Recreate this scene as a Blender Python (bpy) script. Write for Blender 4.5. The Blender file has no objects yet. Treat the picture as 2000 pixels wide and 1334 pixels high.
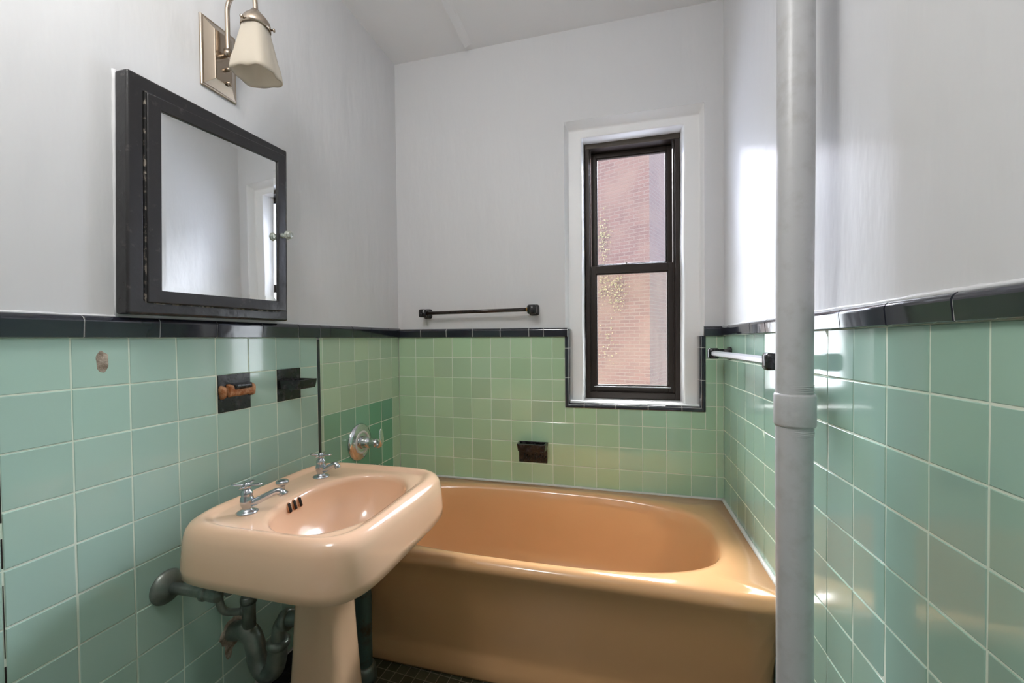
import bpy, bmesh, math, random
from mathutils import Vector, Matrix, noise
random.seed(7)
S = bpy.context.scene
COL = S.collection
H = 1.155                      # camera height above the floor
DL, DR, DB = 1.0762, 0.4238, 1.9051   # left, right, far wall distances from the camera

# ------------------------------------------------------------------ camera
yaw, pit, rol = 0.2623, 0.01829, -0.01059
X0 = Vector((math.cos(yaw), math.sin(yaw), 0)); Zf = Vector((-math.sin(yaw), math.cos(yaw), 0)); Y0 = Vector((0, 0, -1))
Y2 = Y0*math.cos(pit) - Zf*math.sin(pit); Z2 = Y0*math.sin(pit) + Zf*math.cos(pit)
X3 = X0*math.cos(rol) - Y2*math.sin(rol); Y3 = X0*math.sin(rol) + Y2*math.cos(rol)
cam = bpy.data.cameras.new('camera'); co = bpy.data.objects.new('camera', cam); COL.objects.link(co)
M = Matrix((X3, -Y3, -Z2)).transposed().to_4x4(); M.translation = Vector((0, 0, H)); co.matrix_world = M
cam.sensor_width = 36; cam.lens = 814.637/2000*36
cam.shift_x = (1000-988.454)/2000; cam.shift_y = (673.464-667)/2000
cam.clip_start = 0.02; cam.clip_end = 200
S.camera = co

# ------------------------------------------------------------------ exposure, sky, lights
S.view_settings.view_transform = 'Standard'; S.view_settings.look = 'None'
S.view_settings.gamma = 1; S.view_settings.use_curve_mapping = False
S.view_settings.exposure = 1.0
W = bpy.data.worlds.new('sky'); S.world = W; W.use_nodes = True
bg = W.node_tree.nodes['Background']; bg.inputs[0].default_value = (0.86, 0.92, 1.0, 1); bg.inputs[1].default_value = 4.4

def light(name, kind, loc, target, energy, color=(1, 1, 1), size=None, size_y=None, angle=None, spread=None):
    l = bpy.data.lights.new(name, kind); l.energy = energy; l.color = color
    if kind == 'AREA':
        l.shape = 'RECTANGLE'; l.size = size; l.size_y = size_y or size
        if spread: l.spread = spread
    if angle is not None: l.angle = angle
    o = bpy.data.objects.new(name, l); COL.objects.link(o); o.location = loc
    o.rotation_euler = (Vector(target)-Vector(loc)).to_track_quat('-Z', 'Y').to_euler()
    return o
light('sun', 'SUN', (-6, -5, 12), (0.5, 9, 2), 8.5, (1.0, 0.93, 0.84), angle=math.radians(1))
light('sky_light', 'AREA', (0.25, 4.7, 5.2), (0.0, 1.9, 1.35), 4000, (0.97, 0.985, 1.0), 5.5, 4.4)
lamp = light('upper_fill_light', 'POINT', (-0.62, 0.18, 2.28), (0, 0, 0), 11.5, (1.0, 0.985, 0.96)); lamp.data.shadow_soft_size = 0.14  # added fill under the ceiling with no fixture, lifts the upper walls and ceiling
light('doorway_fill_light', 'AREA', (-1.2, -1.7, 1.9), (0.0, 0.6, 1.1), 2.5, (1.0, 0.985, 0.96), 1.0, 1.4)  # added weak fill from behind the camera, stands for no known hall fixture

# ------------------------------------------------------------------ materials
def new_mat(name):
    m = bpy.data.materials.new(name); m.use_nodes = True
    return m, m.node_tree, m.node_tree.nodes['Principled BSDF']
def noise_bump(nt, b, scale, strength, dist=0.002, detail=4):
    tc = nt.nodes.new('ShaderNodeTexCoord'); n = nt.nodes.new('ShaderNodeTexNoise'); bp = nt.nodes.new('ShaderNodeBump')
    n.inputs['Scale'].default_value = scale; n.inputs['Detail'].default_value = detail
    bp.inputs['Strength'].default_value = strength; bp.inputs['Distance'].default_value = dist
    nt.links.new(tc.outputs['Object'], n.inputs['Vector']); nt.links.new(n.outputs['Fac'], bp.inputs['Height'])
    nt.links.new(bp.outputs['Normal'], b.inputs['Normal'])
    return tc, n, bp
def mat(name, c, rough=0.4, metal=0.0, spec=0.5, bump=None, vary=None, coat=0):
    m, nt, b = new_mat(name)
    b.inputs['Base Color'].default_value = (*c, 1); b.inputs['Roughness'].default_value = rough
    b.inputs['Metallic'].default_value = metal; b.inputs['Specular IOR Level'].default_value = spec
    if coat: b.inputs['Coat Weight'].default_value = coat; b.inputs['Coat Roughness'].default_value = 0.06
    if bump: noise_bump(nt, b, *bump)
    if vary:                                  # (scale, second colour, threshold lo, hi)
        sc, c2, lo, hi = vary
        tc = nt.nodes.new('ShaderNodeTexCoord'); n = nt.nodes.new('ShaderNodeTexNoise'); r = nt.nodes.new('ShaderNodeValToRGB')
        n.inputs['Scale'].default_value = sc; n.inputs['Detail'].default_value = 6; n.inputs['Roughness'].default_value = 0.6
        r.color_ramp.elements[0].position = lo; r.color_ramp.elements[0].color = (*c, 1)
        r.color_ramp.elements[1].position = hi; r.color_ramp.elements[1].color = (*c2, 1)
        nt.links.new(tc.outputs['Object'], n.inputs['Vector']); nt.links.new(n.outputs['Fac'], r.inputs[0])
        nt.links.new(r.outputs[0], b.inputs['Base Color'])
    return m
def vcol_mat(name, rough, bump=None, coat=0, spec=0.5):
    m, nt, b = new_mat(name)
    a = nt.nodes.new('ShaderNodeAttribute'); a.attribute_name = 'Col'
    nt.links.new(a.outputs['Color'], b.inputs['Base Color']); b.inputs['Roughness'].default_value = rough
    b.inputs['Specular IOR Level'].default_value = spec
    if coat: b.inputs['Coat Weight'].default_value = coat; b.inputs['Coat Roughness'].default_value = 0.05
    if bump: noise_bump(nt, b, *bump)
    return m
PAINT = mat('gloss_white_paint', (0.69, 0.69, 0.70), 0.42, bump=(6, 0.8, 0.012, 5), spec=0.22)
_nt = PAINT.node_tree; _n = next(x for x in _nt.nodes if x.type == 'TEX_NOISE'); _mp = _nt.nodes.new('ShaderNodeMapping'); _mp.inputs['Scale'].default_value = (1, 1, 0.28)
_tc = next(x for x in _nt.nodes if x.type == 'TEX_COORD'); _nt.links.new(_tc.outputs['Object'], _mp.inputs[0]); _nt.links.new(_mp.outputs[0], _n.inputs['Vector'])
CEILP = mat('ceiling_paint', (0.86, 0.86, 0.865), 0.5, bump=(14, 0.3, 0.004, 5))
TRIMW = mat('window_white_paint', (0.86, 0.86, 0.86), 0.35, bump=(25, 0.35, 0.003, 4))
TILE = vcol_mat('glazed_tile', 0.10, bump=(11, 0.10, 0.004, 2), coat=0.4)
GROUT = mat('grout', (0.66, 0.78, 0.64), 0.7, vary=(14, (0.74, 0.80, 0.68), 0.35, 0.65))
BLACK = mat('black_glazed_tile', (0.018, 0.020, 0.030), 0.10, bump=(16, 0.15, 0.004, 2), coat=0.5)
WGROUT = mat('white_grout', (0.62, 0.62, 0.60), 0.7)
CAULK = mat('white_caulk', (0.66, 0.66, 0.62), 0.5, bump=(60, 0.5, 0.003, 3))
PEACH = mat('peach_enamel', (0.80, 0.445, 0.215), 0.15, coat=0.5, vary=(2.2, (0.77, 0.425, 0.20), 0.4, 0.65))
SINKP = mat('peach_porcelain', (0.77, 0.505, 0.335), 0.15, coat=0.5)
RUST = mat('rust_stain', (0.30, 0.09, 0.02), 0.6, vary=(60, (0.62, 0.36, 0.20), 0.4, 0.7))
HOLE = mat('dark_hole', (0.01, 0.006, 0.004), 0.8)
CHROME = mat('chrome', (0.72, 0.73, 0.75), 0.13, 1.0)
WORN = mat('worn_chrome', (0.50, 0.52, 0.55), 0.22, 1.0, bump=(40, 0.1, 0.002, 3))
WHITEP = mat('white_plastic', (0.72, 0.70, 0.66), 0.4)
PIPE = mat('tarnished_pipe', (0.17, 0.20, 0.185), 0.36, 0.6, bump=(50, 0.3, 0.002, 4), vary=(18, (0.28, 0.30, 0.26), 0.4, 0.7))
PIPEG = mat('green_corroded_pipe', (0.10, 0.15, 0.135), 0.45, 0.4, vary=(12, (0.09, 0.05, 0.02), 0.55, 0.7), bump=(40, 0.3, 0.002, 3))
BLACKP = mat('chipped_black_paint', (0.022, 0.021, 0.022), 0.27, bump=(30, 0.35, 0.004, 4), vary=(45, (0.05, 0.045, 0.045), 0.62, 0.72))
PAINTEDGE = mat('chipped_cream_edge', (0.03, 0.03, 0.03), 0.6, vary=(70, (0.36, 0.31, 0.26), 0.52, 0.60))
BROWN = mat('dark_brown_metal', (0.026, 0.017, 0.013), 0.35, 0.2)
BROWN2 = mat('olive_brown_metal', (0.075, 0.060, 0.045), 0.4, 0.2)
NICKEL = mat('brushed_nickel', (0.46, 0.385, 0.31), 0.27, 1.0)
CERAM = mat('black_ceramic', (0.012, 0.012, 0.013), 0.22, bump=(60, 0.3, 0.002, 3), vary=(50, (0.06, 0.055, 0.06), 0.5, 0.75))
BARDK = mat('dark_bar', (0.018, 0.014, 0.012), 0.25, vary=(30, (0.035, 0.02, 0.015), 0.4, 0.6))
GREYBAR = mat('grey_bar', (0.50, 0.51, 0.53), 0.18, 0.2)
BRASS = mat('tarnished_brass', (0.35, 0.18, 0.05), 0.4, 0.5)
RISER = mat('painted_pipe', (0.52, 0.52, 0.53), 0.33, bump=(22, 0.5, 0.003, 5), vary=(26, (0.44, 0.435, 0.43), 0.5, 0.75))
PLASTER = mat('broken_plaster', (0.50, 0.42, 0.34), 0.9, bump=(90, 1, 0.006, 5), vary=(50, (0.24, 0.19, 0.14), 0.4, 0.6))
STONE = mat('stone_exterior', (0.35, 0.33, 0.31), 0.8)
MIRROR = mat('mirror_silver', (0.84, 0.86, 0.85), 0.015, 1.0)
HALLP = mat('hall_paint', (0.66, 0.65, 0.63), 0.5)

m, nt, b = new_mat('frosted_glass'); FROST = m
b.inputs['Base Color'].default_value = (0.78, 0.71, 0.60, 1); b.inputs['Roughness'].default_value = 0.42
b.inputs['Transmission Weight'].default_value = 0.45; b.inputs['IOR'].default_value = 1.25
m, nt, b = new_mat('clear_knob_glass'); KNOBG = m
b.inputs['Base Color'].default_value = (0.75, 0.80, 0.72, 1); b.inputs['Roughness'].default_value = 0.08; b.inputs['Transmission Weight'].default_value = 0.75
def glass_mat(name, tint, refl, haze=0.0):
    m = bpy.data.materials.new(name); m.use_nodes = True; nt = m.node_tree; nt.nodes.clear()
    out = nt.nodes.new('ShaderNodeOutputMaterial'); tr = nt.nodes.new('ShaderNodeBsdfTransparent'); gl = nt.nodes.new('ShaderNodeBsdfGlossy')
    mx = nt.nodes.new('ShaderNodeMixShader'); fr = nt.nodes.new('ShaderNodeFresnel'); fr.inputs[0].default_value = refl
    tr.inputs[0].default_value = (*tint, 1); gl.inputs['Roughness'].default_value = 0.02
    nt.links.new(fr.outputs[0], mx.inputs[0]); nt.links.new(tr.outputs[0], mx.inputs[1]); nt.links.new(gl.outputs[0], mx.inputs[2])
    if haze:
        df = nt.nodes.new('ShaderNodeBsdfDiffuse'); df.inputs[0].default_value = (0.8, 0.8, 0.78, 1); m2 = nt.nodes.new('ShaderNodeMixShader')
        m2.inputs[0].default_value = haze; nt.links.new(mx.outputs[0], m2.inputs[1]); nt.links.new(df.outputs[0], m2.inputs[2])
        nt.links.new(m2.outputs[0], out.inputs[0])
    else: nt.links.new(mx.outputs[0], out.inputs[0])
    return m
PANE_U = glass_mat('window_glass', (0.93, 0.94, 1.0), 1.3, 0.0)
PANE_L = glass_mat('dusty_window_glass', (0.93, 0.93, 0.92), 1.3, 0.006)

def brick_mat():
    m, nt, b = new_mat('red_brick')
    uv = nt.nodes.new('ShaderNodeUVMap'); br = nt.nodes.new('ShaderNodeTexBrick')
    br.inputs['Scale'].default_value = 1; br.inputs['Brick Width'].default_value = 0.215; br.inputs['Row Height'].default_value = 0.075
    br.inputs['Mortar Size'].default_value = 0.008; br.inputs['Mortar Smooth'].default_value = 0.2; br.inputs['Bias'].default_value = 0.1
    br.inputs['Color1'].default_value = (0.0396, 0.0175, 0.0122, 1); br.inputs['Color2'].default_value = (0.0292, 0.0121, 0.0085, 1)
    br.inputs['Mortar'].default_value = (0.0482, 0.0335, 0.0259, 1)
    n = nt.nodes.new('ShaderNodeTexNoise'); n.inputs['Scale'].default_value = 1.3; n.inputs['Detail'].default_value = 8
    mx = nt.nodes.new('ShaderNodeMix'); mx.data_type = 'RGBA'; mx.blend_type = 'MIX'
    mp = nt.nodes.new('ShaderNodeMapRange'); mp.inputs['From Min'].default_value = 0.42; mp.inputs['From Max'].default_value = 0.62; mp.inputs['To Max'].default_value = 0.7
    mx.inputs['B'].default_value = (0.0464, 0.0265, 0.0178, 1)
    nt.links.new(uv.outputs[0], br.inputs['Vector']); nt.links.new(uv.outputs[0], n.inputs['Vector'])
    nt.links.new(n.outputs['Fac'], mp.inputs[0]); nt.links.new(mp.outputs[0], mx.inputs['Factor']); nt.links.new(br.outputs['Color'], mx.inputs['A'])
    nt.links.new(mx.outputs['Result'], b.inputs['Base Color']); b.inputs['Roughness'].default_value = 0.85
    bp = nt.nodes.new('ShaderNodeBump'); bp.inputs['Distance'].default_value = 0.01; bp.inputs['Strength'].default_value = 0.8; bp.invert = True
    nt.links.new(br.outputs['Fac'], bp.inputs['Height']); nt.links.new(bp.outputs[0], b.inputs['Normal'])
    return m
def floor_mat():
    m, nt, b = new_mat('mosaic_floor')
    tc = nt.nodes.new('ShaderNodeTexCoord'); br = nt.nodes.new('ShaderNodeTexBrick'); br.offset = 0
    br.inputs['Scale'].default_value = 1; br.inputs['Brick Width'].default_value = 0.038; br.inputs['Row Height'].default_value = 0.038
    br.inputs['Mortar Size'].default_value = 0.0016; br.inputs['Mortar Smooth'].default_value = 0.3
    br.inputs['Color1'].default_value = (0.055, 0.058, 0.030, 1); br.inputs['Color2'].default_value = (0.10, 0.10, 0.062, 1)
    br.inputs['Mortar'].default_value = (0.30, 0.27, 0.21, 1)
    mp = nt.nodes.new('ShaderNodeMapping'); mp.inputs['Rotation'].default_value = (0, 0, math.radians(4))
    nt.links.new(tc.outputs['Object'], mp.inputs[0]); nt.links.new(mp.outputs[0], br.inputs['Vector']); nt.links.new(br.outputs['Color'], b.inputs['Base Color'])
    b.inputs['Roughness'].default_value = 0.35
    bp = nt.nodes.new('ShaderNodeBump'); bp.inputs['Distance'].default_value = 0.002; bp.invert = True
    nt.links.new(br.outputs['Fac'], bp.inputs['Height']); nt.links.new(bp.outputs[0], b.inputs['Normal'])
    return m

# ------------------------------------------------------------------ helpers
def obj(name, bm, material, parent=None, smooth=False, bevel=0, seg=2, subsurf=0, ang=35, recalc=True):
    if recalc: bmesh.ops.recalc_face_normals(bm, faces=bm.faces)
    me = bpy.data.meshes.new(name); bm.to_mesh(me); bm.free(); o = bpy.data.objects.new(name, me); COL.objects.link(o)
    for mt in (material if isinstance(material, (list, tuple)) else [material]): me.materials.append(mt)
    if smooth:
        me.polygons.foreach_set('use_smooth', [True]*len(me.polygons))
    if parent is not None:
        o.parent = parent; o.matrix_parent_inverse = parent.matrix_world.inverted()
    if bevel:
        md = o.modifiers.new('bevel', 'BEVEL'); md.width = bevel; md.segments = seg; md.limit_method = 'ANGLE'; md.angle_limit = math.radians(ang)
        md.harden_normals = False
        me.polygons.foreach_set('use_smooth', [True]*len(me.polygons))
        w = o.modifiers.new('wn', 'WEIGHTED_NORMAL'); w.keep_sharp = True
    if subsurf:
        md = o.modifiers.new('sub', 'SUBSURF'); md.levels = subsurf; md.render_levels = subsurf
        me.polygons.foreach_set('use_smooth', [True]*len(me.polygons))
    return o
def tag(o, label=None, cat=None, group=None, kind=None):
    if label: o['label'] = label
    if cat: o['category'] = cat
    if group: o['group'] = group
    if kind: o['kind'] = kind
    return o
def thing(name, loc, label, cat, group=None):
    o = bpy.data.objects.new(name, None); COL.objects.link(o); o.location = loc
    o.matrix_world = Matrix.Translation(loc); o.empty_display_size = 0.05
    return tag(o, label, cat, group)
def struct(name, bm, m, parent=None, **k):
    return tag(obj(name, bm, m, parent, **k), kind='structure')
def box(bm, a, b, mi=0):
    x0, y0, z0 = a; x1, y1, z1 = b
    v = [bm.verts.new(p) for p in ((x0, y0, z0), (x1, y0, z0), (x1, y1, z0), (x0, y1, z0), (x0, y0, z1), (x1, y0, z1), (x1, y1, z1), (x0, y1, z1))]
    fs = [bm.faces.new([v[i] for i in q]) for q in ((0, 3, 2, 1), (4, 5, 6, 7), (0, 1, 5, 4), (1, 2, 6, 5), (2, 3, 7, 6), (3, 0, 4, 7))]
    for f in fs: f.material_index = mi
    return v
def mesh_box(a, b):
    bm = bmesh.new(); box(bm, a, b); return bm
def rings(bm, loops, cap0=True, cap1=True, closed=True):
    vs = [[bm.verts.new(p) for p in L] for L in loops]
    n = len(vs[0])
    for a, b_ in zip(vs, vs[1:]):
        for i in range(n if closed else n-1):
            j = (i+1) % n; bm.faces.new((a[i], a[j], b_[j], b_[i]))
    if cap0: bm.faces.new(vs[0][::-1])
    if cap1: bm.faces.new(vs[-1])
    return vs
def catmull(pts, n=8):
    P = [Vector(p) for p in pts]
    if len(P) < 3: return P
    out = []
    for i in range(len(P)-1):
        p0 = P[max(i-1, 0)]; p1 = P[i]; p2 = P[i+1]; p3 = P[min(i+2, len(P)-1)]
        for k in range(n):
            t = k/n
            out.append(0.5*((2*p1)+(-p0+p2)*t+(2*p0-5*p1+4*p2-p3)*t*t+(-p0+3*p1-3*p2+p3)*t**3))
    out.append(P[-1]); return out
def tube(bm, pts, r, seg=20, smooth=0, squash=None):
    P = catmull(pts, smooth) if smooth else [Vector(p) for p in pts]
    R = r if callable(r) else (lambda t: r)
    prev = None; loops = []
    for i, p in enumerate(P):
        t = (P[min(i+1, len(P)-1)]-P[max(i-1, 0)]).normalized()
        if prev is None:
            a = Vector((0, 0, 1)) if abs(t.z) < 0.9 else Vector((1, 0, 0)); n1 = t.cross(a).normalized()
        else: n1 = (prev-t*prev.dot(t)).normalized()
        prev = n1; n2 = t.cross(n1); rr = R(i/(len(P)-1))
        loops.append([p+n1*rr*math.cos(2*math.pi*k/seg)+n2*rr*math.sin(2*math.pi*k/seg)*(squash or 1) for k in range(seg)])
    return rings(bm, loops)
def lathe(bm, prof, origin, axis=(0, 0, 1), seg=36, shape=None):
    """prof: list of (radius, height along axis)"""
    ax = Vector(axis).normalized(); a = Vector((0, 0, 1)) if abs(ax.z) < 0.9 else Vector((1, 0, 0))
    n1 = ax.cross(a).normalized(); n2 = ax.cross(n1); o = Vector(origin); loops = []
    for r, h in prof:
        r = max(r, 1e-4)
        loops.append([o+ax*h+(n1*math.cos(2*math.pi*k/seg)+n2*math.sin(2*math.pi*k/seg))*r*(shape(2*math.pi*k/seg) if shape else 1) for k in range(seg)])
    return rings(bm, loops)
def se(theta, hx, hy, p):
    c, s = abs(math.cos(theta)), abs(math.sin(theta))
    r = ((c/hx)**p+(s/hy)**p)**(-1/p)
    return r*math.cos(theta), r*math.sin(theta)
def perim_angles(hx, hy, n):
    per = 4*(hx+hy); out = []
    for i in range(n):
        d = per*i/n
        if d < 2*hy: x, y = hx, -hy+d
        elif d < 2*hy+2*hx: x, y = hx-(d-2*hy), hy
        elif d < 4*hy+2*hx: x, y = -hx, hy-(d-2*hy-2*hx)
        else: x, y = -hx+(d-4*hy-2*hx), -hy
        out.append(math.atan2(y, x))
    return out
def loop(cx, cy, hx, hy, z, p, angs): return [(cx+se(t, hx, hy, p)[0], cy+se(t, hx, hy, p)[1], z) for t in angs]

# ------------------------------------------------------------------ tiling
def tile_field(name, parent, xs, zs, place, colour, skip=lambda a, b: False, gap=0.0012, depth=0.0022, gmat=GROUT, tmat=TILE, tilt=0.0004, clip=None):
    """xs, zs: edge positions; place(a, z, d) -> world point, d = distance out of the wall face (0 = tile face)"""
    bm = bmesh.new(); cl = bm.loops.layers.float_color.new('Col')
    for i in range(len(xs)-1):
        for j in range(len(zs)-1):
            a0, a1 = sorted((xs[i], xs[i+1])); z0, z1 = sorted((zs[j], zs[j+1]))
            if clip: 
                r = clip(a0, a1, z0, z1)
                if r is None: continue
                rects = r
            else: rects = [(a0, a1, z0, z1)]
            c = colour(i, j)
            for (a0, a1, z0, z1) in rects:
                if skip((a0+a1)/2, (z0+z1)/2) or a1-a0 < 0.004 or z1-z0 < 0.004: continue
                g = gap*random.uniform(0.75, 1.25); e = 0.0016
                o = [(a0+g, z0+g), (a1-g, z0+g), (a1-g, z1-g), (a0+g, z1-g)]
                q = [(a0+g+e, z0+g+e), (a1-g-e, z0+g+e), (a1-g-e, z1-g-e), (a0+g+e, z1-g-e)]
                tx, tz, off = random.uniform(-tilt, tilt), random.uniform(-tilt, tilt), random.uniform(-0.0002, 0.0002)
                dd = [off-tx-tz, off+tx-tz, off+tx+tz, off-tx+tz]
                vo = [bm.verts.new(place(a, z, -depth)) for a, z in o]
                vi = [bm.verts.new(place(a, z, d)) for (a, z), d in zip(q, dd)]
                vm = [bm.verts.new(place(a+(e*0.7 if k in (1, 2) else -e*0.7), z+(e*0.7 if k in (2, 3) else -e*0.7), d-e*0.35)) for k, ((a, z), d) in enumerate(zip(q, dd))]
                fs = [bm.faces.new(vi)]
                for k in range(4):
                    l = (k+1) % 4
                    fs.append(bm.faces.new((vo[k], vo[l], vm[l], vm[k]))); fs.append(bm.faces.new((vm[k], vm[l], vi[l], vi[k])))
                for f in fs:
                    for lp in f.loops: lp[cl] = (*c, 1)
    A0, A1 = min(xs), max(xs); Z0, Z1 = min(zs), max(zs)
    # bedding / grout sheet just behind the faces
    rects = clip(A0, A1, Z0, Z1) if clip else [(A0, A1, Z0, Z1)]
    for (a0, a1, z0, z1) in rects:
        f = bm.faces.new([bm.verts.new(place(a, z, -0.0009)) for a, z in ((a0, z0), (a1, z0), (a1, z1), (a0, z1))]); f.material_index = 1
    o = obj(name, bm, [tmat, gmat], parent, recalc=False)
    return o
def jit(c, v=0.05):
    k = random.uniform(1-v, 1+v); return tuple(max(0, x*k*random.uniform(1-v*0.35, 1+v*0.35)) for x in c)
MINT = (0.42, 0.60, 0.52); SAGE = (0.45, 0.63, 0.41); DEEP = (0.15, 0.38, 0.25); MINTR = (0.34, 0.51, 0.42)

# wall shear functions: height of the top of the tiling (camera-relative) along each wall
zL = lambda n: 0.0029-0.0041*(n-DB)
zB = lambda u: -0.0021-0.0056*u
zR = lambda n: -0.0025-0.0129*(n-DB)
CE = 1.372                                   # ceiling height above the camera
NEAR = -0.75

# ---- left wall
bm = bmesh.new()
box(bm, (-DL-0.2, NEAR, 0.0), (-DL-0.008, DB+0.3, H+0.02))
box(bm, (-DL-0.2, NEAR, H+0.02), (-DL, DB+0.3, H+CE+0.2))
wl = struct('wall_left', bm, PAINT)
PL = lambda n, z, d: (-DL+d, n, H+z+zL(n))
xsL = [1.3095]+[1.2236-0.1057*k for k in range(-0, 19)]
zsL = [-0.1057*k for k in range(0, 10)]+[-1.054]
CR = random.Random(3)
def colL(i, j): return jit(MINT, 0.035)
holes = [(0.9091, 1.0168, -0.209, -0.100), (1.1198, 1.222, -0.209, -0.100)]
def skipL(a, z):
    return any(h[0] < a < h[1] and h[2] < z+0 < h[3] for h in holes)
tag(tile_field('wainscot_tiles', wl, xsL, zsL, PL, colL, skipL), 'mint green square tiles beside the sink', kind='structure')
xsA = [1.3235, 1.338]+[1.338+0.0996*k for k in range(1, 6)]+[DB]
zsA = [-0.0985*k for k in range(0, 12)]
def colA(i, j):
    if 3 <= j <= 6 and 1 <= i <= 5: return jit(DEEP if (i >= 4 or j >= 5) else (0.25, 0.47, 0.33), 0.12)
    return jit((0.46, 0.61, 0.44), 0.07)
tag(tile_field('alcove_tiles', wl, xsA, zsA, PL, colA), 'sage green smaller tiles by the tub', kind='structure')
bm = bmesh.new(); box(bm, (-DL-0.004, 1.3095, 0.1), (-DL+0.0012, 1.3235, H-0.002))
tag(obj('edge_strip', bm, BLACK, wl, bevel=0.002), kind='structure')

bm = bmesh.new(); rk = random.Random(11); zc_ = -0.10
while zc_ > -1.05:                               # dark cracked joint in the first column of tiles
    ln = rk.uniform(0.03, 0.16); ww = rk.uniform(0.0006, 0.0016)
    box(bm, (-DL-0.002, 0.4837-ww, H+zc_-ln), (-DL+0.0001, 0.4837+ww*0.6, H+zc_)); zc_ -= ln+rk.uniform(0.0, 0.05)
tag(obj('grout_crack', bm, HOLE, wl), 'dark cracked joint between tiles', kind='structure')

# ---- right wall
bm = bmesh.new()
box(bm, (DR+0.008, NEAR, 0.0), (DR+0.2, DB+0.3, H+0.02))
box(bm, (DR, NEAR, H+0.02), (DR+0.2, DB+0.3, H+CE+0.2))
wr = struct('wall_right', bm, PAINT)
PR = lambda n, z, d: (DR-d, n, H+z+zR(n))
xsR = [DB]+[1.0165+0.0982*k for k in range(8, -18, -1)]
zsR = [-0.0986*k for k in range(0, 11)]+[-1.07]
tag(tile_field('wainscot_tiles', wr, xsR, zsR, PR, lambda i, j: jit(MINTR, 0.04), tilt=0.0005), 'mint green tiles on the right wall', kind='structure')

# ---- far wall with the window opening
WU0, WU1, WZ0, WZ1 = -0.231, 0.351, -0.316, 0.966
wb_bm = bmesh.new(); T2 = 0.26
for a, b_ in (((-DL, DB, H+0.02), (WU0, DB+T2, H+CE+0.2)), ((WU1, DB, H+0.02), (DR, DB+T2, H+CE+0.2)), ((WU0, DB, H+WZ1), (WU1, DB+T2, H+CE+0.2)),
              ((-DL-.1, DB+0.008, 0), (WU0, DB+T2, H+0.02)), ((WU1, DB+0.008, 0), (DR+.1, DB+T2, H+0.02)), ((WU0, DB+0.008, 0), (WU1, DB+T2, H+WZ0))):
    box(wb_bm, a, b_)
wb = struct('wall_back', wb_bm, PAINT)
PB = lambda u, z, d: (u, DB-d, H+z+zB(u))
xsB = [-DL, -1.0762+0.001]+[-0.9815+0.0983*k for k in range(0, 15)]+[DR]
xsB = sorted(set([-DL]+[-0.9825+0.0985*k for k in range(0, 15)]+[DR]))
zsB = [-0.0985*k for k in range(0, 12)]
def clipB(a0, a1, z0, z1):
    """cut the window surround out of the tiling"""
    w0, w1, wz = WU0-0.003, WU1+0.003, WZ0-0.006-zB(0.06)
    if a1 <= w0 or a0 >= w1 or z1 <= wz: return [(a0, a1, z0, z1)]
    out = []
    if a0 < w0: out.append((a0, w0, z0, z1))
    if a1 > w1: out.append((w1, a1, z0, z1))
    if z0 < wz: out.append((max(a0, w0), min(a1, w1), z0, wz))
    return out
tag(tile_field('wainscot_tiles', wb, xsB, zsB, PB, lambda i, j: jit(SAGE if i < 11 else (0.40, 0.61, 0.44), 0.07), clip=clipB), 'sage green tiles behind the tub', kind='structure')

# ---- cap trims (rounded black tiles, light joints)
def cap_profile(h, t=0.013):
    """points (out, up) from wall bottom round to wall top"""
    pts = [(-0.006, 0.0), (t*0.55, 0.0), (t*0.8, 0.0015)]
    r = t*0.9
    for k in range(0, 9):
        a = math.pi/2*k/8; pts.append((t-r+r*math.cos(a), h-r+r*math.sin(a)))
    pts.append((-0.006, h)); return pts
def cap_trim(bm, place, cuts, h, zf=0.0, t=0.013):
    for a0, a1 in zip(cuts, cuts[1:]):
        a0, a1 = sorted((a0, a1)); g = 0.0016; prof = cap_profile(h, t); off = random.uniform(-0.0006, 0.0006)
        L0 = [place(a0+g, zf+z, d+off) for d, z in prof]; L1 = [place(a1-g, zf+z, d+off) for d, z in prof]
        mid = [[place(a0+g+(a1-a0-2*g)*t_, zf+z, d+off) for d, z in prof] for t_ in (0.0, 0.02, 0.98, 1.0)]
        rings(bm, mid)
    A0, A1 = min(cuts), max(cuts); prof = [(d*0.86-0.0005 if d > 0 else d, z*0.975) for d, z in cap_profile(h, t)]
    n = len(bm.faces)
    rings(bm, [[place(a, zf+z, d) for d, z in prof] for a in (A0, A1)])
    bm.faces.ensure_lookup_table()
    for f in bm.faces[n:]: f.material_index = 1
bm = bmesh.new()
cap_trim(bm, PL, [DB, 1.79, 1.6465, 1.5096, 1.37, 1.3149, 1.2065, 1.055, 0.9033, 0.7551, 0.607, 0.455, 0.303, 0.151, 0.0, -0.15, -0.3, -0.45, -0.6, NEAR], 0.047, t=0.014)
struct('trim_1', bm, [BLACK, WGROUT], bevel=0)
bm = bmesh.new()
cap_trim(bm, PB, [-DL, -0.9485, -0.8116, -0.6764, -0.5372, -0.3992, -0.3309, -0.2203], 0.041)
cap_trim(bm, PB, [WU1-0.006, DR], 0.041)
struct('trim_2', bm, [BLACK, WGROUT])
bm = bmesh.new()
cap_trim(bm, PR, [DB, 1.79, 1.65, 1.5109, 1.3646, 1.2200, 1.0900, 0.9432, 0.8009, 0.6627, 0.515, 0.365, 0.213, 0.06, -0.09, -0.24, -0.39, -0.54, -0.69, NEAR], 0.039)
struct('trim_3', bm, [BLACK, WGROUT])
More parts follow.
